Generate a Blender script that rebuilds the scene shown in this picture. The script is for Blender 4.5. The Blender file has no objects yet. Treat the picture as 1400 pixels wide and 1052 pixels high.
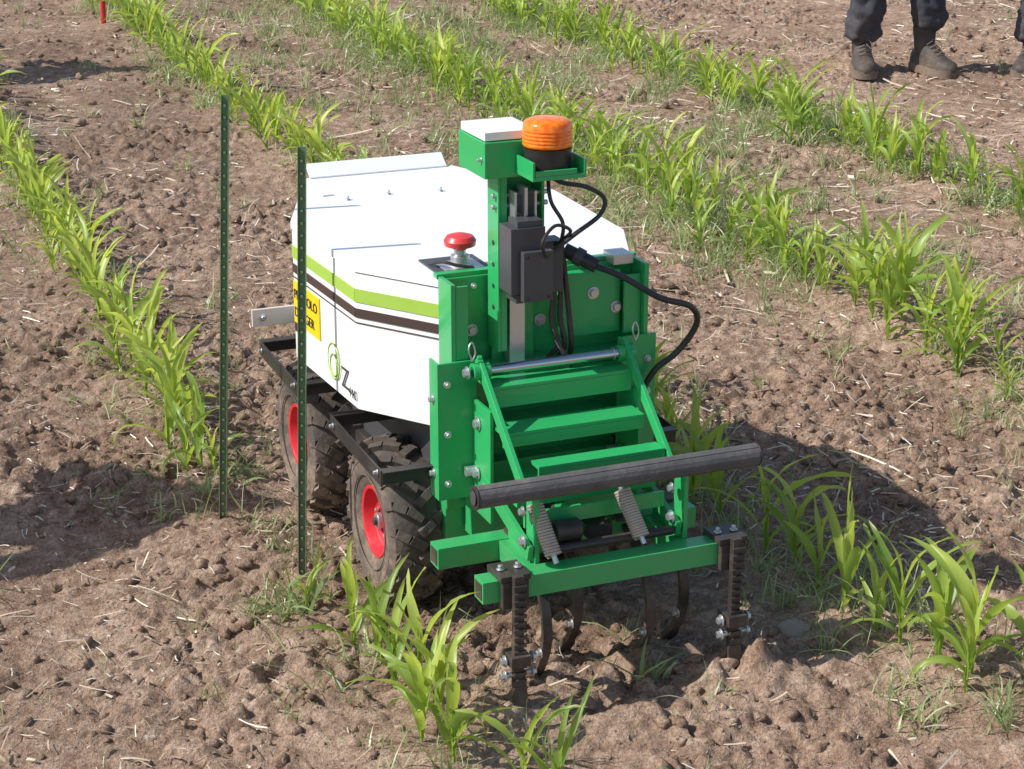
import bpy, bmesh, math, random
import numpy as np
from mathutils import Vector, Matrix, noise as mnoise
random.seed(7); rng=np.random.default_rng(11)
sc=bpy.context.scene
COL=sc.collection
# ------------------------------------------------------------------ materials
def newmat(name):
    m=bpy.data.materials.new(name); m.use_nodes=True
    nt=m.node_tree; nt.nodes.clear()
    out=nt.nodes.new('ShaderNodeOutputMaterial')
    return m,nt,out
def N(nt,t,**k):
    n=nt.nodes.new(t)
    for a,b in k.items(): setattr(n,a,b)
    return n
def paint(name,col,rough=.4,metal=0,dirt=.25,dirtcol=(.24,.165,.115),var=.12,coat=0,bump=.0,spec=.5,height_dirt=.5):
    m,nt,out=newmat(name); L=nt.links
    p=N(nt,'ShaderNodeBsdfPrincipled'); L.new(p.outputs[0],out.inputs[0])
    p.inputs['Metallic'].default_value=metal
    p.inputs['Coat Weight'].default_value=coat
    p.inputs['Specular IOR Level'].default_value=spec
    tc=N(nt,'ShaderNodeTexCoord')
    n1=N(nt,'ShaderNodeTexNoise'); n1.inputs['Scale'].default_value=9; n1.inputs['Detail'].default_value=6; n1.inputs['Roughness'].default_value=.7
    L.new(tc.outputs['Object'],n1.inputs['Vector'])
    n2=N(nt,'ShaderNodeTexNoise'); n2.inputs['Scale'].default_value=70; n2.inputs['Detail'].default_value=3
    L.new(tc.outputs['Object'],n2.inputs['Vector'])
    geo=N(nt,'ShaderNodeNewGeometry'); sx=N(nt,'ShaderNodeSeparateXYZ'); L.new(geo.outputs['Position'],sx.inputs[0])
    mr=N(nt,'ShaderNodeMapRange'); mr.inputs[1].default_value=.0; mr.inputs[2].default_value=.5; mr.inputs[3].default_value=height_dirt; mr.inputs[4].default_value=0
    L.new(sx.outputs['Z'],mr.inputs[0])
    ad=N(nt,'ShaderNodeMath',operation='ADD'); L.new(mr.outputs[0],ad.inputs[0]); ad.inputs[1].default_value=dirt*.5
    mul=N(nt,'ShaderNodeMath',operation='MULTIPLY'); 
    r1=N(nt,'ShaderNodeMapRange'); r1.inputs[1].default_value=.42; r1.inputs[2].default_value=.68; L.new(n1.outputs[0],r1.inputs[0])
    r2=N(nt,'ShaderNodeMapRange'); r2.inputs[1].default_value=.3; r2.inputs[2].default_value=.7; r2.inputs[3].default_value=.3; r2.inputs[4].default_value=1.3; L.new(n2.outputs[0],r2.inputs[0])
    m2=N(nt,'ShaderNodeMath',operation='MULTIPLY'); L.new(r1.outputs[0],m2.inputs[0]); L.new(r2.outputs[0],m2.inputs[1])
    m3=N(nt,'ShaderNodeMath',operation='ADD'); L.new(m2.outputs[0],m3.inputs[0]); m3.inputs[1].default_value=.25
    L.new(ad.outputs[0],mul.inputs[0]); L.new(m3.outputs[0],mul.inputs[1]); mul.use_clamp=True
    mx=N(nt,'ShaderNodeMix',data_type='RGBA'); L.new(mul.outputs[0],mx.inputs[0])
    hs=N(nt,'ShaderNodeMix',data_type='RGBA'); L.new(n1.outputs[0],hs.inputs[0])
    hs.inputs[6].default_value=(*[c*(1-var) for c in col],1); hs.inputs[7].default_value=(*[min(1,c*(1+var)) for c in col],1)
    L.new(hs.outputs[2],mx.inputs[6]); mx.inputs[7].default_value=(*dirtcol,1)
    L.new(mx.outputs[2],p.inputs['Base Color'])
    rr=N(nt,'ShaderNodeMapRange'); rr.inputs[3].default_value=rough; rr.inputs[4].default_value=min(1,rough+.5); L.new(mul.outputs[0],rr.inputs[0]); L.new(rr.outputs[0],p.inputs['Roughness'])
    if bump>0:
        b=N(nt,'ShaderNodeBump'); b.inputs['Strength'].default_value=bump; b.inputs['Distance'].default_value=.004
        L.new(n2.outputs[0],b.inputs['Height']); L.new(b.outputs[0],p.inputs['Normal'])
    return m
M_green=paint('green_paint',(.022,.40,.115),.30,dirt=.16,var=.10,coat=.25,height_dirt=.35)
M_white=paint('white_paint',(.86,.86,.85),.34,dirt=.22,var=.03,dirtcol=(.55,.47,.38),coat=.1,height_dirt=.1)
M_lime=paint('lime_stripe',(.36,.55,.08),.4,dirt=.05)
M_brown=paint('brown_stripe',(.07,.045,.04),.4,dirt=.05)
M_yellow=paint('yellow_sticker',(.85,.60,.01),.4,dirt=.05)
M_black=paint('black_metal',(.020,.020,.022),.38,dirt=.25,height_dirt=.5)
M_plast=paint('dark_grey_plastic',(.060,.062,.067),.42,dirt=.10,height_dirt=0)
M_rubber=paint('tyre_rubber',(.038,.037,.037),.8,dirt=.5,dirtcol=(.28,.20,.145),bump=.5,height_dirt=1.25)
M_red=paint('red_rim_paint',(.68,.015,.035),.35,dirt=.12,height_dirt=.3)
M_redb=paint('red_button',(.68,.05,.05),.35,dirt=.03,height_dirt=0)
M_steel=paint('galvanised_steel',(.62,.63,.64),.35,metal=.8,dirt=.15,height_dirt=.2)
M_chrome=paint('bright_steel_rod',(.6,.62,.64),.2,metal=1,dirt=.05,height_dirt=0)
M_grip=paint('foam_grip',(.075,.073,.075),.6,dirt=.6,dirtcol=(.30,.26,.22),height_dirt=0,bump=.4)
M_spring=paint('spring_steel',(.48,.42,.36),.5,metal=.2,dirt=.3)
M_beige=paint('beige_plate',(.62,.57,.5),.5,dirt=.3)
M_stake=paint('stake_green',(.12,.21,.10),.4,dirt=.15,var=.3)
M_trous=paint('trousers_cloth',(.030,.036,.055),.9,dirt=.12,bump=.3,height_dirt=.5)
M_jack=paint('jacket_cloth',(.05,.08,.14),.9,dirt=.03,height_dirt=0)
M_boot=paint('boot_leather',(.030,.027,.026),.6,dirt=.2,bump=.4,height_dirt=.45)
M_sole=paint('boot_sole',(.12,.095,.075),.9,dirt=.5,height_dirt=.9)
M_lace=paint('boot_lace',(.16,.14,.12),.8,dirt=.2)
M_skin=paint('skin',(.50,.30,.21),.5,dirt=0,height_dirt=0)
M_hair=paint('hair',(.05,.03,.02),.8,dirt=0,height_dirt=0)
M_rock=paint('stone',(.30,.28,.25),.9,dirt=.7,dirtcol=(.34,.25,.19),bump=.8)
def orange():
    m,nt,out=newmat('orange_lens'); p=N(nt,'ShaderNodeBsdfPrincipled'); nt.links.new(p.outputs[0],out.inputs[0])
    w=N(nt,'ShaderNodeTexVoronoi'); w.inputs['Scale'].default_value=90
    tc=N(nt,'ShaderNodeTexCoord'); nt.links.new(tc.outputs['Object'],w.inputs['Vector'])
    mx=N(nt,'ShaderNodeMix',data_type='RGBA'); mx.inputs[6].default_value=(1,.30,.02,1); mx.inputs[7].default_value=(.85,.12,.0,1); nt.links.new(w.outputs[0],mx.inputs[0])
    nt.links.new(mx.outputs[2],p.inputs['Base Color']); p.inputs['Roughness'].default_value=.15
    p.inputs['Subsurface Weight'].default_value=.4; p.inputs['Subsurface Radius'].default_value=(.03,.01,.003); p.inputs['Subsurface Scale'].default_value=1
    return m
M_orange=orange()
# soil
def soilmat(name):
    m,nt,out=newmat(name); L=nt.links
    p=N(nt,'ShaderNodeBsdfDiffuse'); L.new(p.outputs[0],out.inputs[0]); p.inputs['Roughness'].default_value=.6
    geo=N(nt,'ShaderNodeNewGeometry')
    def noi(s,d=6,r=.6):
        n=N(nt,'ShaderNodeTexNoise'); n.inputs['Scale'].default_value=s; n.inputs['Detail'].default_value=d; n.inputs['Roughness'].default_value=r
        L.new(geo.outputs['Position'],n.inputs['Vector']); return n
    a=noi(1.3,2); b=noi(16,5,.75); c=noi(110,4,.75)
    r=N(nt,'ShaderNodeValToRGB'); L.new(b.outputs[0],r.inputs[0])
    e=r.color_ramp.elements; e[0].position=.30; e[0].color=(.25,.160,.112,1); e[1].position=.70; e[1].color=(.66,.505,.385,1)
    k=r.color_ramp.elements.new(.5); k.color=(.46,.323,.235,1)
    mx=N(nt,'ShaderNodeMix',data_type='RGBA',blend_type='MULTIPLY'); mx.inputs[0].default_value=1
    r2=N(nt,'ShaderNodeValToRGB'); L.new(a.outputs[0],r2.inputs[0]); e=r2.color_ramp.elements; e[0].position=.35; e[0].color=(.80,.77,.75,1); e[1].position=.65; e[1].color=(1.10,1.1,1.10,1)
    L.new(r.outputs[0],mx.inputs[6]); L.new(r2.outputs[0],mx.inputs[7])
    mx2=N(nt,'ShaderNodeMix',data_type='RGBA',blend_type='MULTIPLY'); mx2.inputs[0].default_value=1
    r3=N(nt,'ShaderNodeValToRGB'); L.new(c.outputs[0],r3.inputs[0]); e=r3.color_ramp.elements; e[0].position=.32; e[0].color=(.55,.53,.51,1); e[1].position=.68; e[1].color=(1.3,1.3,1.3,1)
    L.new(mx.outputs[2],mx2.inputs[6]); L.new(r3.outputs[0],mx2.inputs[7])
    L.new(mx2.outputs[2],p.inputs['Color'])
    ad=N(nt,'ShaderNodeMath',operation='MULTIPLY_ADD'); L.new(b.outputs[0],ad.inputs[0]); ad.inputs[1].default_value=1.6; L.new(c.outputs[0],ad.inputs[2])
    bu=N(nt,'ShaderNodeBump'); bu.inputs['Strength'].default_value=1; bu.inputs['Distance'].default_value=.013
    L.new(ad.outputs[0],bu.inputs['Height']); L.new(bu.outputs[0],p.inputs['Normal'])
    return m
M_soil=soilmat('soil')
def leafmat(name,c0,c1,c2,trans,tf=.4,rib=True):
    m,nt,out=newmat(name); L=nt.links
    a=N(nt,'ShaderNodeAttribute'); a.attribute_name='rnd'
    r=N(nt,'ShaderNodeValToRGB'); L.new(a.outputs['Fac'],r.inputs[0]); e=r.color_ramp.elements
    e[0].color=(*c0,1); e[1].color=(*c2,1); k=e.new(.5); k.color=(*c1,1)
    col=r.outputs[0]
    if rib:
        u=N(nt,'ShaderNodeAttribute'); u.attribute_name='uu'
        mr=N(nt,'ShaderNodeMapRange'); mr.inputs[1].default_value=.0; mr.inputs[2].default_value=.18; mr.inputs[3].default_value=.6; mr.inputs[4].default_value=0
        L.new(u.outputs['Fac'],mr.inputs[0])
        mx=N(nt,'ShaderNodeMix',data_type='RGBA'); L.new(mr.outputs[0],mx.inputs[0]); L.new(col,mx.inputs[6]); mx.inputs[7].default_value=(.42,.52,.18,1)
        v=N(nt,'ShaderNodeAttribute'); v.attribute_name='vv'
        mv=N(nt,'ShaderNodeMapRange'); mv.inputs[1].default_value=.84; mv.inputs[2].default_value=1.0; mv.inputs[3].default_value=0; mv.inputs[4].default_value=.8
        L.new(v.outputs['Fac'],mv.inputs[0])
        mx3=N(nt,'ShaderNodeMix',data_type='RGBA'); L.new(mv.outputs[0],mx3.inputs[0]); L.new(mx.outputs[2],mx3.inputs[6]); mx3.inputs[7].default_value=(.50,.44,.18,1)
        col=mx3.outputs[2]
    p=N(nt,'ShaderNodeBsdfPrincipled'); L.new(col,p.inputs['Base Color']); p.inputs['Roughness'].default_value=.38
    t=N(nt,'ShaderNodeBsdfTranslucent'); 
    mt=N(nt,'ShaderNodeMix',data_type='RGBA'); mt.inputs[0].default_value=.6; L.new(col,mt.inputs[6]); mt.inputs[7].default_value=(*trans,1); L.new(mt.outputs[2],t.inputs[0])
    ms=N(nt,'ShaderNodeMixShader'); ms.inputs[0].default_value=tf; L.new(p.outputs[0],ms.inputs[1]); L.new(t.outputs[0],ms.inputs[2]); L.new(ms.outputs[0],out.inputs[0])
    return m
M_corn=leafmat('corn_leaf',(.14,.28,.05),(.32,.46,.085),(.58,.64,.13),(.74,.84,.10),.5)
M_grass=leafmat('grass_blade',(.17,.25,.08),(.36,.43,.18),(.58,.56,.36),(.6,.68,.26),.35,False)
M_straw=leafmat('straw',(.32,.22,.15),(.62,.50,.36),(.85,.76,.60),(.6,.5,.35),.1,False)

# ------------------------------------------------------------------ noise / terrain
TAB=rng.random((12,256,256))
def vn(x,y,s):
    ix=np.floor(x).astype(int); iy=np.floor(y).astype(int); fx=x-ix; fy=y-iy
    fx=fx*fx*fx*(fx*(fx*6-15)+10); fy=fy*fy*fy*(fy*(fy*6-15)+10)
    T=TAB[s]; a=T[ix&255,iy&255]; b=T[(ix+1)&255,iy&255]; c=T[ix&255,(iy+1)&255]; d=T[(ix+1)&255,(iy+1)&255]
    return (a*(1-fx)+b*fx)*(1-fy)+(c*(1-fx)+d*fx)*fy
def rot(x,y,a): return x*math.cos(a)-y*math.sin(a), x*math.sin(a)+y*math.cos(a)
def rowc(x,y): return x-(-.9-.375*(y-5.27))
RO=np.array([-.017,4.581]); Lv=np.array([.9239,.3827]); Fv=np.array([.3827,-.9239])
def height(x,y):
    x=np.asarray(x,float); y=np.asarray(y,float)
    wx=x+.06*(vn(x*6,y*6,0)-.5)+.035*(vn(x*25,y*25,1)-.5); wy=y+.06*(vn(x*6+40,y*6,0)-.5)+.035*(vn(x*25,y*25+30,1)-.5)
    h=.045*(vn(x*.8+5,y*.8,2)-.5)
    a,b=rot(wx,wy,.5); h=h+.035*(vn(a*3.7,b*3.7,3)-.5)
    a,b=rot(wx,wy,1.1); m=vn(x*1.7+9,y*1.7,9); amp=.30+1.15*np.clip((m-.3)*2,0,1)
    a2,b2=rot(wx,wy,.8); 
    h=h+amp*.018*(np.abs(2*vn(a*10,b*10,4)-1)-.5)
    a,b=rot(wx,wy,2.1); h=h+amp*.017*(np.abs(2*vn(a*20,b*20,5)-1)-.4)
    a,b=rot(wx,wy,.2); h=h+amp*.016*(vn(a*38,b*38,6)-.5)
    h=h+amp*.012*(vn(a2*62,b2*62,7)-.5)+.007*(vn(wx*105,wy*105,10)-.5)
    c=rowc(x,y)
    for k in range(-2,7):
        h=h+.022*np.exp(-((c-1.4*k)/.16)**2)
    for (l,F,r,q) in [(-.26,.70,.07,.03),(.26,.72,.09,.05),(-.15,.58,.08,.03),(.1,.55,.08,.03),(.34,.74,.06,.05)]:
        cx,cy=RO+Lv*l+Fv*F; h=h+q*np.exp(-((x-cx)**2+(y-cy)**2)/r**2)*(.4+1.2*vn(x*20,y*20,8))
    return h-.005
def fast(name,V,Fa,mat,attrs=None,smooth=True):
    V=np.asarray(V,np.float32).reshape(-1,3); Fa=np.asarray(Fa,np.int32); k=Fa.shape[1]
    me=bpy.data.meshes.new(name); me.vertices.add(len(V)); me.vertices.foreach_set('co',V.ravel())
    me.loops.add(Fa.size); me.loops.foreach_set('vertex_index',Fa.ravel())
    me.polygons.add(len(Fa)); me.polygons.foreach_set('loop_start',np.arange(len(Fa),dtype=np.int32)*k)
    me.update(calc_edges=True)
    if smooth: me.polygons.foreach_set('use_smooth',np.ones(len(Fa),bool))
    for n,a in (attrs or {}).items():
        at=me.attributes.new(n,'FLOAT','POINT'); at.data.foreach_set('value',np.asarray(a,np.float32).ravel())
    me.materials.append(mat)
    o=bpy.data.objects.new(name,me); COL.objects.link(o); return o
def axis(segs):
    out=[]
    for a,b,s in segs: out.append(np.arange(a,b,s))
    return np.concatenate(out)
g=np.cumsum(np.geomspace(.06,9,38))
xm=axis([(-5.5,-2.2,.035),(-2.2,2.2,.0092),(2.2,5.5,.035)]); xs=np.concatenate([(xm[0]-g)[::-1],xm,xm[-1]+g])
ym=axis([(3.3,7.0,.0092),(7.0,10,.018),(10,16,.03)]); ys=np.concatenate([(ym[0]-g)[::-1],ym,ym[-1]+g])
GX,GY=np.meshgrid(xs,ys); GZ=height(GX,GY)
nx,ny=len(xs),len(ys); idx=np.arange(nx*ny).reshape(ny,nx)
Fq=np.stack([idx[:-1,:-1],idx[:-1,1:],idx[1:,1:],idx[1:,:-1]],-1).reshape(-1,4)
fast('ground',np.stack([GX,GY,GZ],-1),Fq,M_soil)

# clods
tmpl=[]
for k in range(9):
    bm=bmesh.new(); bmesh.ops.create_icosphere(bm,subdivisions=2 if k<4 else 1,radius=1)
    for v in bm.verts:
        n=mnoise.noise(v.co*1.3+Vector((k*7,0,0)))*.6+mnoise.noise(v.co*3.1+Vector((k*3,5,0)))*.5
        v.co*=1+n
    bm.verts.index_update(); tmpl.append((np.array([v.co[:] for v in bm.verts]),np.array([[v.index for v in f.verts] for f in bm.faces]))); bm.free()
def clods(name,n,box,smin,smax,pw,mat,seed):
    r=np.random.default_rng(seed); VV=[];FF=[];off=0
    x=r.uniform(box[0],box[1],n*3); y=r.uniform(box[2],box[3],n*3)
    keep=(vn(x*1.7+9,y*1.7,9)+.5*vn(x*7,y*7,10)-.25)>r.random(n*3)*.9
    x=x[keep][:n]; y=y[keep][:n]; z=height(x,y)
    s=smin+(smax-smin)*r.random(len(x))**pw
    for i in range(len(x)):
        V,Fa=tmpl[(i%4) if s[i]>.012 else 4+i%5]; a=r.uniform(0,6.28); ca,sa=math.cos(a),math.sin(a)
        q=V*np.array([1,r.uniform(.5,1),r.uniform(.4,.9)])*s[i]
        q=np.stack([q[:,0]*ca-q[:,1]*sa,q[:,0]*sa+q[:,1]*ca,q[:,2]],1)+[x[i],y[i],z[i]+s[i]*.1]
        VV.append(q);FF.append(Fa+off);off+=len(V)
    return fast(name,np.concatenate(VV),np.concatenate(FF),mat,smooth=False)
a=clods('soil_clods',10000,(-2.1,2.3,3.4,7.2),.0025,.024,5,M_soil,1)
b=clods('soil_clods_b',5000,(-4.5,4.8,7.2,15),.006,.038,4.5,M_soil,2)
def join(objs,name):
    bpy.ops.object.select_all(action='DESELECT')
    for o in objs: o.select_set(True)
    bpy.context.view_layer.objects.active=objs[0]; bpy.ops.object.join(); objs[0].name=name; return objs[0]
join([a,b],'soil_clods')

# leaf strips
def strips(base,az,e0,bend,L,W,curl,roll,twist,seg,fold,kind,wav=0,ph=None,pw=1.5):
    n=len(az); t=np.linspace(0,1,seg+1)[None]
    pw=np.asarray(pw)*np.ones(n)
    e=e0[:,None]-bend[:,None]*t**pw[:,None]; a=az[:,None]+curl[:,None]*t
    T=np.stack([np.cos(e)*np.cos(a),np.cos(e)*np.sin(a),np.sin(e)],-1)
    ds=(L/seg)[:,None,None]; pos=np.concatenate([np.zeros((n,1,3)),np.cumsum((T[:,:-1]+T[:,1:])*.5*ds,1)],1)+base[:,None,:]
    S=np.stack([-np.sin(a),np.cos(a),0*a],-1); Nn=np.cross(T,S)
    r=(roll[:,None]+twist[:,None]*t)[...,None]
    S2=S*np.cos(r)+Nn*np.sin(r); N2=Nn*np.cos(r)-S*np.sin(r)
    if kind=='corn': w=(.38+.62*np.clip(t/.4,0,1)**.8)*np.clip(1-t,0,1)**.62
    elif kind=='straw': w=np.ones_like(t)
    else: w=np.clip(1-t,0,1)**.7*.9+.05
    w=(W[:,None]*w)[...,None]
    f=fold*w
    wv=0
    if wav: wv=(wav*W[:,None]*np.sin(t*15+ph[:,None]))[...,None]*N2
    if fold!=0:
        Vs=np.stack([pos+S2*w+N2*f+wv,pos,pos-S2*w+N2*f-wv],2); c=3; uu=np.array([1,0,1.])
    else:
        Vs=np.stack([pos+S2*w,pos-S2*w],2); c=2; uu=np.array([1,1.])
    V=Vs.reshape(n,-1,3); k=(seg+1)*c
    fa=[]
    for i in range(seg):
        for j in range(c-1):
            q=i*c+j; fa.append([q,q+1,q+c+1,q+c])
    fa=np.array(fa); FF=(np.arange(n)[:,None,None]*k+fa[None]).reshape(-1,4)
    U=np.tile(uu,(n,seg+1,1)).reshape(n,-1); Vv=np.repeat(np.tile(t,(n,1)),c,axis=1)
    return V.reshape(-1,3),FF,U.ravel(),Vv.ravel(),k
def corn(name,px,py,h,seed):
    r=np.random.default_rng(seed); B=[];az=[];e0=[];be=[];L=[];W=[];rn=[]
    for x,y,hh in zip(px,py,h):
        z=float(height(x,y))-.005; a0=r.uniform(0,6.28); nl=r.integers(5,9); tone=r.uniform(-.05,.5)
        lean=r.normal(0,.08,2); dr=r.uniform(.8,1.35)
        for i in range(nl):
            q=i/(nl-1)
            hz=hh*(.05+.42*q)
            B.append([x+lean[0]*hz,y+lean[1]*hz,z+hz]); az.append(a0+(i%2)*math.pi+r.normal(0,.45))
            e0.append(math.radians(r.uniform(50,70)+20*q)); be.append(math.radians(r.uniform(45,125)*(1-.60*q)*dr+8))
            L.append(hh*r.uniform(.70,1.02)*(.60+.40*math.sin(math.pi*min(1,q*.85+.1)))); W.append(hh*r.uniform(.044,.072)*(.62+.45*math.sin(math.pi*min(1,q*.75+.15))))
            rn.append(np.clip(tone+.5*q+r.normal(0,.12),0,1))
        for j in range(3):
            B.append([x,y,z-.01]); az.append(a0+j*2.1); e0.append(math.radians(89)); be.append(.01); L.append(hh*.60); W.append(hh*.027); rn.append(.45)
    B=np.array(B);n=len(B);az=np.array(az);e0=np.array(e0);be=np.array(be);L=np.array(L);W=np.array(W)
    V,Fa,U,Vv,k=strips(B,az,e0,be,L,W,r.normal(0,.45,n),r.normal(0,.25,n),r.normal(0,.8,n),9,.42,'corn',.15,r.uniform(0,6,n),r.uniform(1.0,2.6,n))
    return fast(name,V,Fa,M_corn,{'rnd':np.repeat(rn,k),'uu':U,'vv':Vv})
def rowx(k,y): return -.9-.375*(y-5.27)+1.4*k
def mk(k,y0,y1,sp,seed,hm=.27,gap=.0,jx=.03):
    r=np.random.default_rng(seed); X=[];Y=[];H=[]
    y=y0
    while y<y1:
        if r.random()>gap:
            X.append(rowx(k,y)+r.normal(0,jx)); Y.append(y); H.append(hm*np.clip(r.normal(1,.2),.45,1.4))
        y+=sp*r.uniform(.4,1.6)
    return X,Y,H
def addp(t,lst):
    for x,y,h in lst: t[0].append(x);t[1].append(y);t[2].append(h)
    return t
t=mk(0,5.25,17,.09,21,.27,.04); addp(t,[(-.37,4.17,.26),(-.30,4.07,.23),(-.20,3.83,.35),(-.26,3.93,.27),(-.12,3.60,.30),(.02,3.45,.27),(-.50,4.36,.14),(-.19,3.68,.26),(.08,3.42,.24),(-.16,3.78,.27)])
corn('corn_row',*t,31)
t=mk(1,5.3,17,.095,22,.27,.05,.04); addp(t,[(.42,5.2,.30),(.50,5.05,.30),(.56,4.92,.28),(.66,4.72,.33),(.72,4.62,.29),(.80,4.33,.31),(.86,4.22,.22),(.90,4.14,.29),(.97,4.05,.30),(1.03,3.98,.34),(1.0,3.9,.24),(1.16,3.93,.28),(1.2,3.7,.27),(.47,5.32,.26),(.76,4.47,.24)])
corn('corn_row',*t,32)
corn('corn_row',*mk(2,5.0,17,.058,23,.27,0,.075),33)
corn('corn_row',*mk(3,6.5,17,.062,24,.27,.03,.07),34)
corn('corn_row',*mk(-1,3.5,17,.14,25,.27),35)

def tufts(name,px,py,nb,Lm,mat,seed,w=.0022,tb=0):
    r=np.random.default_rng(seed); n=len(px); rep=r.poisson(nb,n)+2
    X=np.repeat(px,rep); Y=np.repeat(py,rep); m=len(X)
    X=X+r.normal(0,.018,m); Y=Y+r.normal(0,.018,m); Z=height(X,Y)-.004
    scl=np.repeat(r.uniform(.4,1.45,n),rep); tone=np.repeat(r.uniform(0,.8,n),rep)+tb
    L=Lm*scl*r.uniform(.5,1.2,m)
    V,Fa,U,Vv,k=strips(np.stack([X,Y,Z],1),r.uniform(0,6.28,m),np.radians(r.uniform(35,88,m)),np.radians(r.uniform(10,90,m)),L,w*r.uniform(.6,1.5,m),r.normal(0,.4,m),r.normal(0,.5,m),r.normal(0,.6,m),4,0,'grass')
    return fast(name,V,Fa,mat,{'rnd':np.repeat(np.clip(tone+r.normal(0,.15,m),0,1),k)})
r=np.random.default_rng(5)
def sample(n,box,dens):
    x=r.uniform(box[0],box[1],n);y=r.uniform(box[2],box[3],n); k=dens(x,y)>r.random(n); return x[k],y[k]
def dens(x,y):
    c=rowc(x,y); p=vn(x*1.3,y*1.3,11)*.45+vn(x*4,y*4,10)*.45+vn(x*9,y*9,2)*.25
    d=.025+0*x
    for k,(a,wd) in {0:(.28,.16),1:(.42,.20),2:(.95,.30),3:(.85,.34)}.items(): d=np.maximum(d,a*np.exp(-((c-1.4*k)/wd)**2))
    d=np.where((c>2.5)&(c<4.7),np.maximum(d,.34),d)
    d=np.where((c>2.8)&(c<3.7)&(y<8),.6,d)
    d=np.where((c>1.5)&(c<2.7)&(y>8),np.maximum(d,.17),d)
    d=np.where(c>4.8,d*.12,d)
    return d*np.clip((p-.40)*5,0,1.3)
x1,y1=sample(8000,(-2.2,2.8,3.4,7.5),dens); x2,y2=sample(30000,(-4.6,4.8,7.5,16),dens)
a=tufts('w1',x1,y1,6,.12,M_grass,51,.0022); b=tufts('w2',x2,y2,5,.135,M_grass,52,.0032)
wx=np.array([-.55,-.50,-.58,-.46,-.85,-.80,-.95,.9,1.1,1.3,.33,.30]); wy=np.array([4.42,4.35,4.3,4.45,5.1,5.2,4.95,4.6,4.4,4.2,4.02,4.0])
c=tufts('w3',wx,wy,9,.14,M_grass,53,.0042)
x3,y3=sample(1300,(-1.6,1.8,3.5,5.6),lambda x,y:.25*np.clip((vn(x*2.3,y*2.3,2)-.45)*5,0,1)+.03)
e_=tufts('w4',x3,y3,4,.065,M_grass,54,.0014,.2)
join([a,b,c,e_],'weed_grass')
def straw(n,box,seed,Lm,w,dn):
    r=np.random.default_rng(seed); x=r.uniform(box[0],box[1],n);y=r.uniform(box[2],box[3],n)
    k=dn(x,y)>r.random(n); x=x[k];y=y[k];n=len(x); z=height(x,y)+r.uniform(.005,.018,n)
    L=Lm*r.lognormal(0,.7,n); L=np.clip(L,.01,.24)
    return strips(np.stack([x,y,z],1),r.uniform(0,6.28,n),r.normal(.05,.14,n),r.normal(.1,.25,n),L,w*r.lognormal(0,.4,n),r.normal(0,.4,n),r.normal(0,.5,n),r.normal(0,.5,n),3,0,'straw'),n
def sd(x,y):
    c=rowc(x,y); q=.25+.75*np.clip((vn(x*1.1+3,y*1.1,8)-.35)*3,0,1)
    return q*np.where((c>1.5),1,.62)
(V1,F1,_,_,k1),n1=straw(14000,(-2.1,2.3,3.4,7.3),61,.026,.0014,sd)
(V2,F2,_,_,k2),n2=straw(26000,(-4.5,4.8,7.3,15),62,.045,.0024,sd)
o1=fast('s1',V1,F1,M_straw,{'rnd':np.repeat(rng.random(n1),k1)}); o2=fast('s2',V2,F2,M_straw,{'rnd':np.repeat(rng.random(n2),k2)})
join([o1,o2],'straw_litter')

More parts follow.
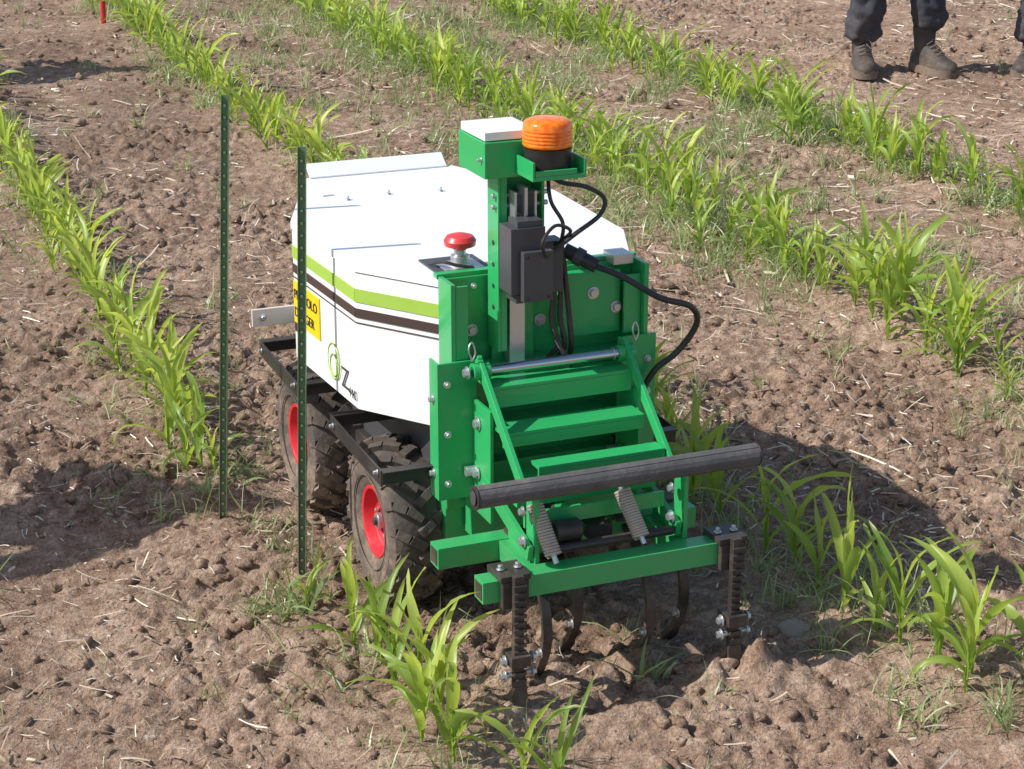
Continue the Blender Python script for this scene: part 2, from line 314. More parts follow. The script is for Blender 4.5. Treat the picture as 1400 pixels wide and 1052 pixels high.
# ------------------------------------------------------------------ builder
class B:
    def __init__(s,name,parent,flip=True): s.name=name;s.p=parent;s.bm=bmesh.new();s.m=[];s.flip=flip
    def mi(s,m):
        if m not in s.m: s.m.append(m)
        return s.m.index(m)
    def T(s,p): return Vector((p[0],-p[1],p[2])) if s.flip else Vector(p)
    def _fin(s,faces,m):
        i=s.mi(m)
        for f in faces: f.material_index=i
    def hull(s,vs,fs,m):
        bv=[s.bm.verts.new(s.T(v)) for v in vs]; s._fin([s.bm.faces.new([bv[i] for i in f]) for f in fs],m)
    def box(s,l0,l1,f0,f1,u0,u1,m):
        v=[(l0,f0,u0),(l1,f0,u0),(l1,f1,u0),(l0,f1,u0),(l0,f0,u1),(l1,f0,u1),(l1,f1,u1),(l0,f1,u1)]
        s.hull(v,[(0,1,2,3),(4,5,6,7),(0,1,5,4),(1,2,6,5),(2,3,7,6),(3,0,4,7)],m)
    def bar(s,p,q,w,h,m,up=(0,0,1)):
        p=Vector(p);q=Vector(q);d=(q-p).normalized();up=Vector(up);sd=d.cross(up).normalized();u=sd.cross(d)
        v=[c+sd*a*w/2+u*b*h/2 for c in (p,q) for a,b in ((-1,-1),(1,-1),(1,1),(-1,1))]
        s.hull(v,[(0,1,2,3),(4,5,6,7),(0,1,5,4),(1,2,6,5),(2,3,7,6),(3,0,4,7)],m)
    def prism(s,poly,u0,u1,m):
        n=len(poly); v=[(a,b,u0) for a,b in poly]+[(a,b,u1) for a,b in poly]
        s.hull(v,[tuple(range(n)),tuple(range(n,2*n))]+[(i,(i+1)%n,(i+1)%n+n,i+n) for i in range(n)],m)
    def tube(s,path,r,m,n=10,caps=True,rads=None):
        path=[Vector(p) for p in path]; rings=[];prev=None
        for i,p in enumerate(path):
            d=(path[min(i+1,len(path)-1)]-path[max(i-1,0)]).normalized()
            if prev is None: a=d.orthogonal().normalized()
            else: a=(prev-d*prev.dot(d)).normalized()
            prev=a; b=d.cross(a); rr=rads[i] if rads else r
            rings.append([s.bm.verts.new(s.T(p+(a*math.cos(2*math.pi*j/n)+b*math.sin(2*math.pi*j/n))*rr)) for j in range(n)])
        fs=[]
        for i in range(len(rings)-1):
            for j in range(n): fs.append(s.bm.faces.new([rings[i][j],rings[i][(j+1)%n],rings[i+1][(j+1)%n],rings[i+1][j]]))
        if caps: fs.append(s.bm.faces.new(rings[0])); fs.append(s.bm.faces.new(rings[-1]))
        s._fin(fs,m)
    def cyl(s,p,q,r,m,n=20,r2=None): s.tube([p,q],r,m,n,rads=[r,r if r2 is None else r2])
    def lathe(s,c,ax,prof,m,n=40,closed=False):
        c=Vector(c);ax=Vector(ax).normalized();a=ax.orthogonal().normalized();b=ax.cross(a);rings=[]
        for (t,r) in prof: rings.append([s.bm.verts.new(s.T(c+ax*t+(a*math.cos(2*math.pi*j/n)+b*math.sin(2*math.pi*j/n))*max(r,.0005))) for j in range(n)])
        fs=[];R=len(rings)
        for i in range(R if closed else R-1):
            for j in range(n): fs.append(s.bm.faces.new([rings[i][j],rings[i][(j+1)%n],rings[(i+1)%R][(j+1)%n],rings[(i+1)%R][j]]))
        if not closed: fs.append(s.bm.faces.new(rings[0])); fs.append(s.bm.faces.new(rings[-1]))
        s._fin(fs,m)
    def ribbon(s,path,w,th,m):
        P=[Vector((p[0],p[1],p[2])) for p in path]; rings=[]; n=len(P)
        for i,p in enumerate(P):
            d=(P[min(i+1,n-1)]-P[max(i-1,0)]).normalized(); sd=Vector((1,0,0)); u=sd.cross(d).normalized(); ww=w[i] if isinstance(w,list) else w
            rings.append([s.bm.verts.new(s.T(p+sd*a*ww/2+u*b*th/2)) for a,b in ((-1,-1),(1,-1),(1,1),(-1,1))])
        fs=[s.bm.faces.new(rings[0]),s.bm.faces.new(rings[-1])]
        for i in range(n-1):
            for j in range(4): fs.append(s.bm.faces.new([rings[i][j],rings[i][(j+1)%4],rings[i+1][(j+1)%4],rings[i+1][j]]))
        s._fin(fs,m)
    def bolt(s,p,d,r=.009,m=None):
        p=Vector(p);d=Vector(d); m=m or M_steel
        s.tube([p,p+d*.003],r*1.5,m,16); s.tube([p+d*.003,p+d*.011],r,m,6)
    def done(s,bevel=.0018,ang=35):
        bmesh.ops.recalc_face_normals(s.bm,faces=s.bm.faces)
        me=bpy.data.meshes.new(s.name); s.bm.to_mesh(me); s.bm.free()
        for m in s.m: me.materials.append(m)
        me.polygons.foreach_set('use_smooth',[True]*len(me.polygons)); me.set_sharp_from_angle(angle=math.radians(ang))
        o=bpy.data.objects.new(s.name,me); COL.objects.link(o); o.parent=s.p
        if bevel:
            b=o.modifiers.new('Bevel','BEVEL'); b.width=bevel; b.segments=2; b.limit_method='ANGLE'; b.angle_limit=math.radians(40); b.harden_normals=True
        return o
def empty(name,loc=(0,0,0),rz=0,s=1):
    e=bpy.data.objects.new(name,None); COL.objects.link(e); e.location=loc; e.rotation_euler=(0,0,rz); e.scale=(s,s,s); e.empty_display_size=.1; return e
def cat(pts,n=8):
    P=[Vector(p) for p in pts]; P=[P[0]*2-P[1]]+P+[P[-1]*2-P[-2]]; out=[]
    for i in range(1,len(P)-2):
        for k in range(n):
            t=k/n; a,b,c,d=P[i-1],P[i],P[i+1],P[i+2]
            out.append(.5*((2*b)+(c-a)*t+(2*a-5*b+4*c-d)*t*t+(-a+3*b-3*c+d)*t**3))
    out.append(P[-2]); return out

# ------------------------------------------------------------------ robot   coords (l,F,U)
R=empty('weeding_robot',(-.017,4.581,0),math.radians(22.5))
poly=[(-.24,.20),(-.378,.0),(-.40,-.44),(-.23,-.88),(.20,-.88),(.345,-.50),(.335,-.05),(.235,.20)]
h=B('hood',R); h.prism(poly,.50,.838,M_white)
def sc_poly(k): 
    return [(-.03+(a+.03)*k,-.34+(b+.34)*k) for a,b in poly]
h.prism(sc_poly(1.008),.8405,.860,M_white)
h.bar((-.02,-.87,.862),(-.02,-.915,.892),.40,.006,M_white)
for p in [(-.2,-.6),(-.08,-.62),(.06,-.60),(.2,-.45)]: h.bolt((p[0],p[1],.860),(0,0,1),.005)
h.box(-.08,.20,.04,.19,.8605,.864,M_white)
h.bar((-.235,-.66,.863),(-.24,-.76,.863),.03,.004,M_white)
h.done(.006)
c=B('chassis',R); c.box(-.24,.18,-.84,.15,.20,.498,M_plast)
for F in (0,-.64): c.cyl((-.30,F,.2),(.25,F,.2),.028,M_black); 
c.box(-.26,.20,-.62,-.02,.24,.30,M_black)
c.done()
s=B('hood_stripes',R)
def face(A,Bp,s0,s1,u0,u1,m,off=.0025):
    A=Vector(A);Bp=Vector(Bp);d=(Bp-A);nrm=Vector((d.y,-d.x)).normalized()
    if nrm.dot(A-Vector((-.03,-.34)))<0: nrm=-nrm
    a=A+d*s0+nrm*off; b=A+d*s1+nrm*off; a2=A+d*s0-nrm*.001; b2=A+d*s1-nrm*.001
    s.hull([(a.x,a.y,u0),(b.x,b.y,u0),(b.x,b.y,u1),(a.x,a.y,u1),(a2.x,a2.y,u0),(b2.x,b2.y,u0),(b2.x,b2.y,u1),(a2.x,a2.y,u1)],[(0,1,2,3),(4,5,6,7),(0,1,5,4),(1,2,6,5),(2,3,7,6),(3,0,4,7)],m)
for (A,Bp,x0,x1) in [((-.40,-.44),(-.378,.0),0,1),((-.378,0),(-.24,.20),0,1),((.345,-.50),(.335,-.05),0,1),((.335,-.05),(.235,.2),0,1)]:
    face(A,Bp,x0,x1,.768,.800,M_lime); face(A,Bp,x0,x1,.730,.752,M_brown); face(A,Bp,x0,x1,.716,.7185,M_brown)
face((-.40,-.44),(-.378,.0),.015,.44,.60,.708,M_yellow,.004)
face((-.40,-.44),(-.378,.0),.015,.12,.575,.60,M_black,.0035)
s.done(0)
def text(body,size,A,Bp,t,u,mat,off=.0055):
    A=Vector(A);Bp=Vector(Bp);d=Bp-A; nrm=Vector((d.y,-d.x)).normalized()
    if nrm.dot(A-Vector((-.03,-.34)))<0: nrm=-nrm
    p=A+d*t+nrm*off
    cu=bpy.data.curves.new('lettering','FONT'); cu.body=body; cu.size=size; cu.extrude=.0004; cu.materials.append(mat)
    o=bpy.data.objects.new('lettering',cu); COL.objects.link(o); o.parent=R; o.location=(p.x,-p.y,u)
    o.rotation_euler=(math.pi/2,0,math.atan2(-d.y,d.x))
AA=(-.40,-.44);BB=(-.378,0)
text('PERICOLO',.036,AA,BB,.03,.665,M_black); text('DANGER',.036,AA,BB,.03,.618,M_black)
text('440',.034,AA,BB,.88,.52,M_plast,.004)
text('Z',.075,AA,BB,.77,.53,M_plast,.004)
s=B('logo_ring',R)
def ring(F,U,r):
    k=(F+.44)/.44; l=-.40+.022*k-.002
    s.tube([(l,F+math.cos(a)*r,U+math.sin(a)*r) for a in np.linspace(0,6.283,28)],.002,M_lime,6,False)
ring(-.155,.575,.045); ring(-.155,.565,.028); s.done(0)
b=B('emergency_stop_button',R)
b.lathe((-.165,.13,.862),(0,0,1),[(0,.03),(.012,.03),(.012,.022),(.03,.022),(.03,.014),(.045,.014)],M_steel)
b.lathe((-.165,.13,.905),(0,0,1),[(0,.014),(.004,.02),(.01,.036),(.022,.038),(.032,.031),(.037,.015),(.038,.001)],M_redb)
b.box(-.235,-.10,.04,.19,.8605,.865,M_plast); b.box(-.215,-.12,.09,.17,.866,.870,M_steel)
b.tube(cat([(-.23,.1,.87),(-.215,.15,.885),(-.19,.17,.88),(-.15,.18,.872)]),.004,M_black)
b.done(.001)
f=B('front_panel',R); G=M_green
f.box(-.235,.232,.204,.212,.30,.862,G)
f.box(-.247,-.236,.204,.285,.36,.868,G); f.box(.233,.244,.204,.285,.36,.868,G)
f.box(-.285,-.19,.286,.294,.36,.69,G); f.box(-.285,-.279,.24,.2855,.36,.69,G)
f.box(-.235,-.205,.275,.283,.69,.862,G)
f.box(.165,.262,.286,.294,.34,.70,G); f.box(.19,.232,.26,.268,.70,.84,G)
f.box(.04,.19,.213,.245,.70,.85,G); f.box(.17,.22,.19,.25,.862,.885,M_steel)
f.box(-.235,.232,.213,.27,.655,.663,G); f.box(-.19,.16,.213,.30,.515,.523,G)
f.box(-.235,.232,.10,.203,.22,.36,G); f.box(-.19,.16,.213,.255,.24,.42,G)
f.box(-.2,-.192,.295,.40,.33,.60,G); f.box(.168,.176,.295,.40,.33,.60,G)
f.box(-.25,.25,.18,.203,.862,.872,G)
for l,U in [(-.262,.64),(-.262,.40),(-.262,.52),(.24,.64),(.24,.56),(.24,.42)]: f.bolt((l,.294,U),(0,1,0),.006)
for l,U in [(-.17,.735),(.0,.74),(.18,.76),(.12,.80)]: f.bolt((l,.213 if l<.04 else .245,U),(0,1,0),.010)
for l,U in [(-.19,.80),(-.165,.84),(-.17,.66),(.03,.80)]: f.bolt((l,.213,U),(0,1,0),.005)
for F,U in [(.33,.55),(.36,.40)]: f.bolt((-.201,F,U),(-1,0,0),.011)
f.bolt((-.285,.265,.60),(-1,0,0),.007); f.bolt((-.285,.265,.42),(-1,0,0),.007)
for l in (-.215,.19):
    f.tube(cat([(l,.33,.70),(l-.01,.335,.73),(l,.33,.745),(l+.008,.33,.72),(l,.33,.70)],5),.002,M_steel,6)
f.done(.002)
m=B('mast',R)
m.box(-.128,-.024,.226,.233,.66,1.112,G); m.box(-.135,-.1285,.226,.29,.70,1.112,G); m.box(-.030,-.023,.2335,.29,.86,1.112,G)
m.box(-.128,-.113,.283,.289,.70,1.112,G)
m.box(-.100,-.062,.24,.272,.60,1.06,M_steel)
for U in (1.06,1.035): m.cyl((-.145,.275,U),(-.01,.275,U),.006,M_steel)
m.box(-.108,-.102,.24,.32,1.01,1.075,M_steel); m.box(-.06,-.054,.24,.32,1.01,1.075,M_steel); m.box(-.086,-.078,.28,.325,1.02,1.085,M_steel)
m.box(-.178,-.085,.16,.320,1.110,1.19,G); m.box(-.174,-.05,.165,.31,1.192,1.211,M_white)
m.box(-.084,-.02,.17,.30,1.116,1.185,G)
m.box(-.105,.022,.285,.415,1.118,1.128,G); m.box(-.105,-.099,.322,.415,1.128,1.160,G); m.box(-.098,.0,.409,.415,1.128,1.140,G)
m.box(.016,.022,.285,.415,1.128,1.160,G)
m.bolt((-.178,.3,1.15),(-1,0,0),.004)
for U in (.95,.9,.85,.8): m.cyl((-.137,.262,U),(-.1345,.262,U),.006,M_black)
m.done(.004)
bc=B('beacon_light',R)
bc.lathe((-.043,.350,1.129),(0,0,1),[(0,.052),(.040,.052),(.05,.054)],M_black)
prof=[(.0,.052),(.003,.055)]
for i in range(5): prof+= [(.006+i*.008,.0556),(.010+i*.008,.0542)]
prof+=[(.050,.0535),(.056,.049),(.060,.040),(.062,.025),(.0625,.002)]
bc.lathe((-.043,.350,1.181),(0,0,1),prof,M_orange,48)
bc.done(0)
a=B('lift_actuator',R)
a.box(-.137,-.055,.300,.370,.855,1.005,M_plast); a.box(-.115,-.045,.371,.390,.842,.955,M_plast); a.box(-.125,-.05,.31,.37,.835,.854,M_plast)
a.box(-.12,-.06,.31,.365,1.005,1.02,M_plast)
for l in (-.105,-.055):
    for U in (.85,.945): a.cyl((l,.390,U),(l,.392,U),.004,M_black,8)
a.box(-.03,.02,.25,.30,.83,.95,M_plast)
a.done(.008)
k=B('cables',R)
k.tube(cat([(-.03,.30,1.12),(.0,.32,1.09),(.06,.33,1.075),(.105,.33,1.045),(.09,.34,1.01),(.03,.345,.975),(-.02,.34,.94)]),.0055,M_black)
k.tube(cat([(-.02,.30,1.10),(-.025,.33,1.05),(.0,.34,1.0),(.0,.33,.95)]),.0045,M_black)
k.tube(cat([(-.06,.39,.94),(-.08,.41,.98),(-.04,.39,1.01),(.01,.36,.985),(.0,.3,.94)]),.004,M_black)
for o_ in (0,.014,.028): k.tube(cat([(.0+o_,.27,.93),(.01+o_,.275,.84),(-.0+o_*1.6,.28,.76),(.015+o_*1.2,.285,.70),(.0+o_*2,.26,.66)]),.0065,M_black)
k.tube(cat([(.09,.30,.885),(.15,.34,.86),(.23,.37,.81),(.31,.37,.78),(.335,.355,.73),(.30,.33,.66),(.25,.32,.62),(.22,.31,.56),(.21,.30,.48)]),.0075,M_black)
k.cyl((.04,.26,.915),(.10,.305,.882),.017,M_black); k.cyl((.06,.275,.905),(.075,.286,.896),.021,M_plast,12)
k.tube(cat([(.0,.30,.72),(.03,.31,.66),(.06,.3,.58)]),.006,M_black)
k.tube(cat([(-.05,.42,.40),(-.09,.50,.41),(-.11,.56,.385)]),.006,M_black)
k.done(0)
t=B('tool_lift_frame',R)
t.cyl((-.215,.33,.675),(.175,.33,.675),.0125,M_chrome)
for l in (-.195,.165):
    t.cyl((l-.02,.33,.675),(l+.02,.33,.675),.02,G)
    t.bar((l,.315,.70),(l,.575,.485),.010,.028,G); t.bar((l,.32,.43),(l,.62,.345),.012,.034,G)
    t.bar((l+.014,.60,.50),(l+.014,.60,.30),.010,.05,G,up=(0,1,0))
    t.cyl((l-.03,.31,.43),(l+.03,.31,.43),.012,M_steel); t.bolt((l-.03,.33,.675),(-1,0,0),.010)
    t.bolt((l-.008,.6,.37),(-1,0,0),.010); t.bolt((l-.008,.6,.44),(-1,0,0),.008)
    t.bolt((l-.008,.33,.43),(-1,0,0),.010)
    t.bar((l,.42,.30),(l,.63,.30),.03,.045,G)
    t.bar((l+.014,.60,.325),(l+.014,.47,.325),.010,.04,G)
t.box(-.19,.16,.30,.375,.640,.648,G); t.box(-.19,.16,.368,.375,.598,.6395,G)
t.box(-.188,.158,.375,.450,.556,.564,G); t.box(-.188,.158,.443,.450,.530,.5555,G)
t.box(-.150,.156,.515,.56,.512,.520,G); t.box(-.150,.156,.553,.560,.490,.5115,G)
t.bar((-.185,.49,.42),(.155,.49,.42),.06,.012,G); t.bar((-.185,.56,.40),(.155,.56,.40),.01,.035,G)
t.bar((-.10,.37,.44),(-.08,.55,.40),.03,.006,G); t.bar((.08,.37,.44),(.08,.55,.40),.03,.006,G)
for (l0,l1,F,U,w) in [(-.355,.285,.45,.30,.05),(-.33,.285,.655,.30,.05)]:
    t.bar((l0,F,U),(l1,F,U),w,w,G)
    for e,sg in ((l0,-1),(l1,1)): t.box(e+sg*.0005-(.001 if sg<0 else 0),e+sg*.0005+(.001 if sg>0 else 0),F-.019,F+.019,U-.019,U+.019,M_black)
t.cyl((-.16,.615,.345),(.15,.615,.345),.011,M_black)
t.box(-.14,-.06,.53,.59,.34,.39,M_black); t.cyl((-.13,.60,.38),(-.07,.60,.38),.022,M_black); t.box(-.03,.03,.5,.56,.33,.36,M_black)
t.done(.002)
gr=B('lift_handle',R)
gr.cyl((-.325,.625,.50),(.352,.625,.50),.025,M_grip,32)
gr.cyl((-.327,.625,.50),(-.324,.625,.50),.027,M_black,32); gr.cyl((.351,.625,.50),(.354,.625,.50),.027,M_black,32)
gr.cyl((-.331,.625,.50),(-.328,.625,.50),.016,M_plast,20)
for an in (70,20,-25):
    A_=math.radians(an); cF=.625+math.cos(A_)*.0245; cU=.50+math.sin(A_)*.0245
    gr.bar((-.322,cF,cU),(.350,cF,cU),.012,.003,M_grip,up=(0,math.cos(A_),math.sin(A_)))
gr.done(.001)
sp=B('springs',R)
def spring(p,q,r=.016,n=18):
    p=Vector(p);q=Vector(q);d=(q-p);a=d.orthogonal().normalized();b_=d.normalized().cross(a);pts=[]
    for i in range(n*12+1):
        tt=i/(n*12); an=2*math.pi*n*tt; pts.append(p+d*tt+(a*math.cos(an)+b_*math.sin(an))*r)
    sp.tube(pts,.0034,M_spring,6); sp.cyl(p-d*.15,p+d*.02,.006,M_steel,8); sp.cyl(q-d*.02,q+d*.15,.006,M_steel,8)
spring((-.175,.595,.45),(-.155,.655,.35)); spring((.035,.595,.45),(.055,.655,.36)); sp.done(0)
tn=B('hoe_tines',R)
for l in (-.262,.262):
    F=.692
    tn.box(l-.035,l+.035,.62,.70,.327,.340,M_black); tn.box(l-.03,l+.03,.684,.70,.265,.326,M_black); tn.box(l-.03,l+.03,.61,.626,.265,.326,M_black)
    tn.box(l-.011,l+.011,F+.01,F+.028,.05,.345,M_black)
    for i in range(15): tn.box(l-.015,l+.015,F+.028,F+.034,.08+i*.017,.088+i*.017,M_black)
    tn.box(l-.025,l+.02,F-.01,F+.045,.14,.165,M_black)
    for U in (.15,.115): tn.cyl((l-.038,F+.02,U),(l+.038,F+.02,U),.006,M_steel,10); tn.bolt((l-.03,F+.02,U),(-1,0,0),.009); tn.bolt((l+.03,F+.02,U),(1,0,0),.009)
    tn.ribbon([(l,F+.02,.12),(l,F+.032,.06),(l,F+.028,.0),(l,F+.005,-.06)],[.03,.034,.03,.01],.009,M_black)
    for kx in (-.02,.02): tn.bolt((l+kx,.66,.341),(0,0,1),.006)
def ctine(l,F,s=1):
    pts=cat([(l,F,.31),(l,F+.06*s,.29),(l,F+.13*s,.22),(l,F+.15*s,.14),(l,F+.12*s,.06),(l,F+.05*s,-.02)],5)
    tn.ribbon(pts,[.022]*(len(pts)-4)+[.034,.036,.03,.01],.014,M_black)
    tn.box(l-.03,l+.03,F-.03,F+.03,.326,.336,M_black)
    tn.bolt((l-.012,F+.145,.10),(-1,0,0),.008)
ctine(-.155,.47); ctine(.105,.46); ctine(-.03,.36); ctine(.22,.40)
tn.done(.001)
def wheel(l,F,sg,name):
    w=B(name,R); c=(l,F,.205)
    pr=[(-.052,.086),(-.060,.100),(-.068,.130),(-.069,.155),(-.063,.178),(-.045,.188),(0,.191),(.045,.188),(.063,.178),(.069,.155),(.068,.130),(.060,.100),(.052,.086),(.04,.08),(-.04,.08)]
    w.lathe(c,(1,0,0),pr,M_rubber,56,True)
    w.lathe(c,(1,0,0),[(-.050,.092),(-.058,.090),(-.056,.081),(-.030,.073),(-.022,.055),(-.030,.050),(-.036,.03),(.036,.03),(.030,.05),(.022,.055),(.03,.073),(.056,.081),(.058,.090),(.050,.092)],M_red,48,True)
    w.cyl((l-.05,F,.205),(l+.05,F,.205),.020,M_steel,20); w.cyl((l-.058,F,.205),(l-.05,F,.205),.010,M_black,12)
    for i in range(5):
        a=i*2*math.pi/5+.3; w.bolt((l+sg*.030,F+math.cos(a)*.040,.205+math.sin(a)*.040),(sg,0,0),.005)
    for rr in (.118,.150):
        for sx_ in (-1,1): w.tube([(l+sx_*.0685,F+math.cos(a)*rr,.205+math.sin(a)*rr) for a in np.linspace(0,2*math.pi,49)],.002,M_rubber,5,False)
    n=18
    for i in range(n):
        for side in (-1,1):
            a=(i+(.5 if side>0 else 0))*2*math.pi/n
            def pt(ax,an,rr): return (l+ax,F+math.cos(an)*rr,.205+math.sin(an)*rr)
            segs=[(side*-.004,a,.194),(side*.030,a+.13,.193),(side*.058,a+.22,.183),(side*.069,a+.25,.160)]
            for q in range(3):
                ax0,an0,r0=segs[q];ax1,an1,r1=segs[q+1]
                up=(side*.0 if q<1 else side*(.35 if q==1 else 2.0),math.cos((an0+an1)/2),math.sin((an0+an1)/2))
                w.bar(pt(ax0,an0,r0),pt(ax1,an1,r1),.021,.026 if q<2 else .012,M_rubber,up=up)
    return w.done(.0025)
wheel(-.290,0,-1,'front_wheel_near'); wheel(-.290,-.64,-1,'rear_wheel_near'); wheel(.235,0,1,'front_wheel_far'); wheel(.235,-.64,1,'rear_wheel_far')
w=B('wheel_guards',R)
def guard(F0,F1,lin,lout):
    U=.425
    for p,q in [((lin,F0,U),(lout,F0,U)),((lin,F1,U-.01),(lout,F1,U-.01))]: w.bar(p,q,.005,.030,M_black)
    w.bar((lout,F0,U),(lout,F1,U-.01),.005,.040,M_black)
    w.bar((lin,F0,U+.017),(lout,F0,U+.017),.03,.004,M_black); w.bar((lin,F1,U+.008),(lout,F1,U+.008),.03,.004,M_black)
    w.bolt((lout+(-.003),F1-.02,U),(-1,0,0),.005); w.bolt((lout-.003,F0+.03,U),(-1,0,0),.005)
guard(-.14,.245,-.22,-.405); guard(-.78,-.42,-.22,-.405); guard(-.14,.245,.18,.345); guard(-.78,-.42,.18,.345)
w.done(.001)
w=B('rear_bumper',R); w.box(-.405,.36,-.86,-.85,.462,.512,M_beige); w.box(-.22,-.18,-.85,-.80,.45,.50,M_black); w.box(.14,.18,-.85,-.80,.45,.50,M_black)
for l in (-.375,-.2,.2): w.bolt((l,-.85,.488),(0,1,0),.007)
w.done(.004)

def stake(p,q):
    s=B('garden_stake',None,False); p=Vector(p);q=Vector(q);d=(q-p).normalized(); p=p-d*.12
    s.bar(p,q,.016,.003,M_stake,up=(0,1,0))
    x=Vector((1,0,0)); y=Vector((0,1,0))
    for sg in (-1,1): s.bar(p+x*.0092*sg-y*.004,q+x*.0092*sg-y*.004,.0025,.010,M_stake,up=(0,1,0))
    L=(q-p).length
    for i in range(int(L/.03)):
        c=p+d*(.02+i*.03); s.tube([c-y*.0015,c-y*.008],.004,M_stake,6)
    return s.done(.0006)
stake((-.78,4.918,-.02),(-.719,4.918,1.165)); stake((-.529,4.547,-.02),(-.491,4.547,1.113))
mk_=B('marker_stake',None,False); mk_.cyl((-2.80,13.6,-.05),(-2.79,13.6,.34),.018,M_red,10); mk_.box(-2.80,-2.72,13.59,13.6,.22,.34,M_red); mk_.done(.002)
V,Fa=tmpl[2]; z=float(height(.668,4.235)); fast('stone',V*np.array([.038,.030,.024])+[.668,4.235,z+.008],Fa,M_rock)

# ------------------------------------------------------------------ people
def skin(name,parent,pts,edges,mat,root=0,sub=2,disp=0):
    me=bpy.data.meshes.new(name); me.from_pydata([p[:3] for p in pts],edges,[]); me.materials.append(mat)
    o=bpy.data.objects.new(name,me); COL.objects.link(o); o.parent=parent
    o.modifiers.new('Skin','SKIN')
    for i,p in enumerate(pts):
        sv=me.skin_vertices[0].data[i]; sv.radius=(p[3],p[4] if len(p)>4 else p[3]); sv.use_root=(i==root)
    o.modifiers['Skin'].use_smooth_shade=True
    ss=o.modifiers.new('Sub','SUBSURF'); ss.levels=sub; ss.render_levels=sub
    if disp:
        tx=bpy.data.textures.new(name+'_tex','CLOUDS'); tx.noise_scale=.07
        dm=o.modifiers.new('D','DISPLACE'); dm.texture=tx; dm.strength=disp; dm.mid_level=.5; dm.texture_coords='LOCAL'
    return o
def boot(parent,x,y,rz):
    s=B('boot',parent,False); ca,sa=math.cos(rz),math.sin(rz); k_=1.12
    def W(p): return (x+(p[0]*ca-p[1]*sa)*k_, y+(p[0]*sa+p[1]*ca)*k_, p[2]*k_)
    st=[(.095,.028,.06),(.085,.040,.10),(.05,.044,.13),(.0,.045,.135),(-.05,.046,.115),(-.09,.050,.09),(-.13,.052,.078),(-.17,.046,.070),(-.195,.032,.055),(-.205,.015,.042)]
    rings=[];n=14
    for yy,wd,hh in st:
        rings.append([s.bm.verts.new(W((wd*math.cos(math.pi*j/(n-1)),yy,.022+(hh-.022)*max(0.,math.sin(math.pi*j/(n-1)))**.6))) for j in range(n)])
    fs=[s.bm.faces.new(rings[0]),s.bm.faces.new(rings[-1])]
    for i in range(len(rings)-1):
        for j in range(n-1): fs.append(s.bm.faces.new([rings[i][j],rings[i][j+1],rings[i+1][j+1],rings[i+1][j]]))
    s._fin(fs,M_boot)
    out=[(a*1.10+.002,b) for b,a,_ in st]; loop=[(a,b) for a,b in out]+[(-a,b) for a,b in out[::-1]]
    nn=len(loop); lo=[s.bm.verts.new(W((a,b,-.005))) for a,b in loop]; hi=[s.bm.verts.new(W((a,b,.03))) for a,b in loop]
    f2=[s.bm.faces.new(lo),s.bm.faces.new(hi)]+[s.bm.faces.new([lo[i],lo[(i+1)%nn],hi[(i+1)%nn],hi[i]]) for i in range(nn)]
    s._fin(f2,M_sole)
    s.tube([W((0,.03,.08)),W((0,.035,.14)),W((0,.04,.20))],.05,M_boot,16,rads=[.052,.056,.062])
    for i in range(5):
        yy=-.10+i*.026; z=.093+i*.0125
        s.tube([W((-.026,yy,z-.004)),W((0,yy-.004,z+.010)),W((.026,yy+.008,z-.004))],.0035,M_lace,6)
    s.tube(cat([W((0,-.01,.15)),W((.03,-.04,.14)),W((.035,-.05,.11)),W((.01,-.03,.13))],4),.003,M_lace,6)
    return s.done(.002,50)
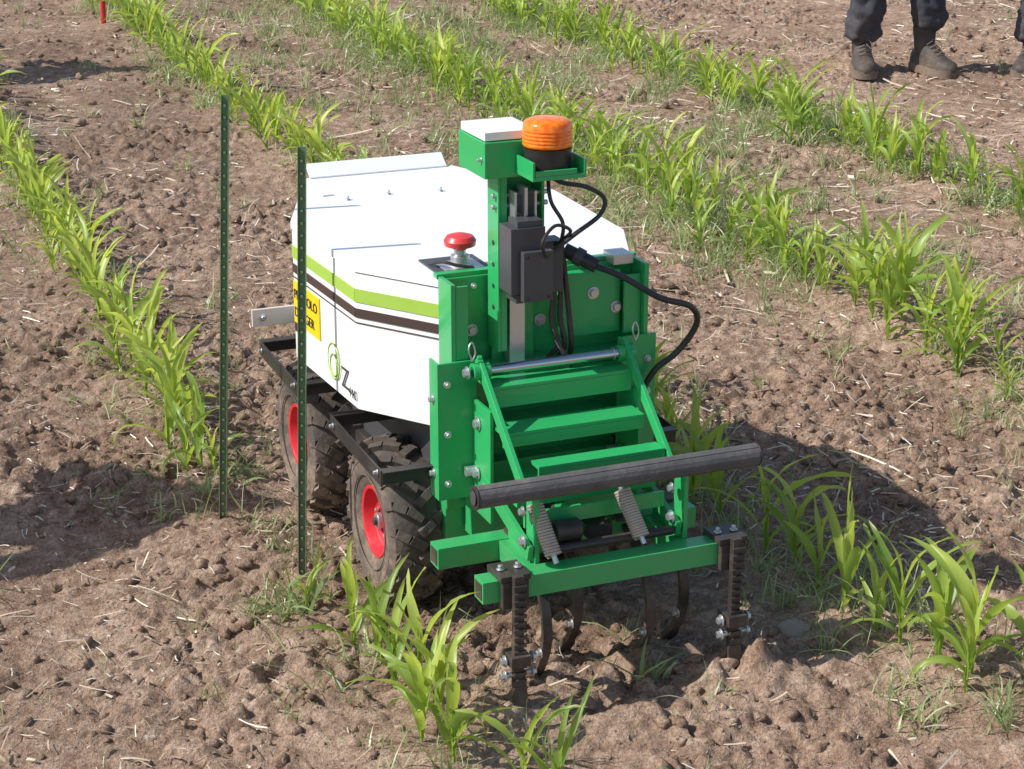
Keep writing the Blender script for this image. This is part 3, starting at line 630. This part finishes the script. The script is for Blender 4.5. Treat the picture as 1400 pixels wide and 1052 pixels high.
def person(loc,rz,sc_,feet=.17,akimbo=True,toe=(-.1,.45),jack=M_jack,hem=(.13,.17)):
    P=empty('person',(loc[0],loc[1],float(height(loc[0],loc[1]))+.0),rz,sc_)
    T=[(0,0,.93,.15,.125),(0,0,1.05,.155,.12)]; E=[(0,1)]
    for s in (-1,1):
        hz=hem[0] if s<0 else hem[1]
        k=len(T); T+= [(s*.09,0,.84,.115,.115),(s*.125,-.01,.66,.098,.10),(s*.14,-.02,.5,.090,.09),(s*.155,.0,.36,.094,.096),(s*(feet-.003),.02,hz+.09,.092,.097),(s*feet,.02,hz,.088,.094)]
        E+= [(0,k),(k,k+1),(k+1,k+2),(k+2,k+3),(k+3,k+4),(k+4,k+5)]
    skin('trousers',P,T,E,M_trous,0,3,.06)
    T=[(0,0,1.0,.165,.125),(0,0,1.15,.165,.12),(0,0,1.32,.18,.125),(0,.01,1.44,.11,.09),(0,.01,1.50,.068,.068)]; E=[(0,1),(1,2),(2,3),(3,4)]
    hands=[]
    for s in (-1,1):
        k=len(T)
        if akimbo: e=(s*.40,.08,1.13); wv=(s*.24,-.10,1.03)
        else: e=(s*.27,.03,1.12); wv=(s*.26,-.08,.88)
        T+=[(s*.17,.01,1.40,.075,.08),(s*.5*.17+e[0]*.5+s*.02,.04,1.27,.06,.06),(*e,.052,.052),((e[0]+wv[0])/2,(e[1]+wv[1])/2,(e[2]+wv[2])/2,.045,.045),(*wv,.038,.036)]
        E+=[(3,k),(k,k+1),(k+1,k+2),(k+2,k+3),(k+3,k+4)]; hands.append((s,Vector(e),Vector(wv)))
    skin('jacket',P,T,E,jack,2,2,.02)
    for s,e,wv in hands:
        d=(wv-e).normalized(); sd=Vector((0,0,1)).cross(d).normalized(); up=d.cross(sd)
        wide=up if akimbo else Vector((0,1,0)); nrm=d.cross(wide).normalized()
        pts=[(*wv,.026,.022),(*(wv+d*.04),.032,.018),(*(wv+d*.08),.036,.015)]; E=[(0,1),(1,2)]
        for i,(o_,ln) in enumerate([(-.027,.062),(-.009,.078),(.009,.074),(.027,.06)]):
            k=len(pts); b0=wv+d*.085+wide*o_; b1=b0+d*ln*.5+nrm*.006*s; b2=b0+d*ln*.8+nrm*.022*s
            pts+=[(*b0,.0095),(*b1,.0085),(*b2,.0075)]; E+=[(2,k),(k,k+1),(k+1,k+2)]
        k=len(pts); b0=wv+d*.03-wide*.035; pts+=[(*b0,.011),(*(b0+d*.03-wide*.02),.010),(*(b0+d*.055-wide*.022),.008)]; E+=[(1,k),(k,k+1),(k+1,k+2)]
        skin('hand',P,pts,E,M_skin,0,2)
    bm=bmesh.new(); bmesh.ops.create_uvsphere(bm,u_segments=32,v_segments=24,radius=1)
    for v in bm.verts:
        c=v.co; x,y,z_=c.x*.077,c.y*.097,c.z*.118
        if z_<0: x*=1-.28*(-z_/.118)**1.5
        if c.y<-.6 and abs(c.x)<.22 and -.35<c.z<.15: y-=.022*(1-abs(c.x)/.22)*(1-(c.z+.35)/.5)**.6
        for ex in (-.38,.38):
            q=(c.x-ex)**2+(c.z-.05)**2
            if c.y<0: y+=.010*math.exp(-q/.02)
        if c.y<-.5: y-=.006*math.exp(-((c.z+.47)/.06)**2-(c.x/.25)**2); y-=.007*math.exp(-((c.z+.85)/.15)**2-(c.x/.3)**2)
        v.co=(x,y,z_+1.645)
    for f_ in bm.faces: f_.smooth=True
    me=bpy.data.meshes.new('head'); bm.to_mesh(me); bm.free(); me.materials.append(M_skin); o=bpy.data.objects.new('head',me); COL.objects.link(o); o.parent=P
    s=B('hair',P,False)
    n=24; rings=[]
    for i in range(9):
        ph=i/8; rr=[]
        for j in range(n):
            a=2*math.pi*j/n; front=max(0,-math.sin(a)); lim=1.95-.95*front
            th=.02+ph*lim; rr.append(s.bm.verts.new((.084*math.sin(th)*math.cos(a),.103*math.sin(th)*math.sin(a)+.004,1.65+.124*math.cos(th))))
        rings.append(rr)
    fs=[s.bm.faces.new(rings[0])]
    for i in range(8):
        for j in range(n): fs.append(s.bm.faces.new([rings[i][j],rings[i][(j+1)%n],rings[i+1][(j+1)%n],rings[i+1][j]]))
    s._fin(fs,M_hair); s.done(0,80)
    s=B('face_details',P,False); s.cyl((0,.01,1.46),(0,.008,1.57),.052,M_skin,20)
    for q in (-1,1):
        s.lathe((q*.029,-.088,1.651),(0,-1,0),[(-.006,.004),(0,.009),(.004,.006),(.005,.001)],M_black,12); s.lathe((q*.077,.005,1.64),(q,0,0),[(-.005,.022),(.004,.028),(.008,.026),(.006,.012),(.005,.001)],M_skin,14)
    s.done(0,60)
    for q,t_ in ((-1,toe[0]),(1,toe[1])): boot(P,q*feet,0,t_)
    return P
M_jack2=paint('grey_jacket_cloth',(.16,.15,.14),.9,dirt=.03,height_dirt=0)
person((2.28,11.75),0,1.15,.17,False,(-.05,.42),M_jack,(.14,.20))
person((3.29,11.75),math.radians(-15),1.15,.17,False,(-.2,.2),M_jack2)
person((-2.50,4.62),math.radians(82),1.0,.15,True,(-.2,.2),M_jack2)
person((-4.25,11.5),math.radians(80),1.1,.15,True,(-.2,.2))

# ------------------------------------------------------------------ light, camera
el=math.radians(43); lx,ly=.965,.26; q=math.hypot(lx,ly); lx/=q; ly/=q
d=Vector((lx*math.cos(el),ly*math.cos(el),-math.sin(el)))
sl=bpy.data.lights.new('sun','SUN'); sl.energy=5.0; sl.angle=math.radians(.5); sl.color=(1,.97,.925)
so=bpy.data.objects.new('sun',sl); COL.objects.link(so); so.rotation_euler=d.to_track_quat('-Z','Y').to_euler(); so.location=(-5,0,8)
W=bpy.data.worlds.new('World'); sc.world=W; W.use_nodes=True; nt=W.node_tree
sk=nt.nodes.new('ShaderNodeTexSky'); sk.sky_type='NISHITA'; sk.sun_disc=False; sk.sun_elevation=el; sk.sun_rotation=math.atan2(-lx,-ly)
nt.links.new(sk.outputs[0],nt.nodes['Background'].inputs[0]); nt.nodes['Background'].inputs[1].default_value=.15
cam=bpy.data.cameras.new('camera'); co=bpy.data.objects.new('camera',cam); COL.objects.link(co); co.location=(0,0,2.09); co.rotation_euler=(math.radians(71),0,0)
cam.sensor_width=36; cam.lens=2700/1400*36; cam.clip_end=500; sc.camera=co
sc.view_settings.view_transform='Standard'; sc.view_settings.look='None'; sc.view_settings.exposure=0
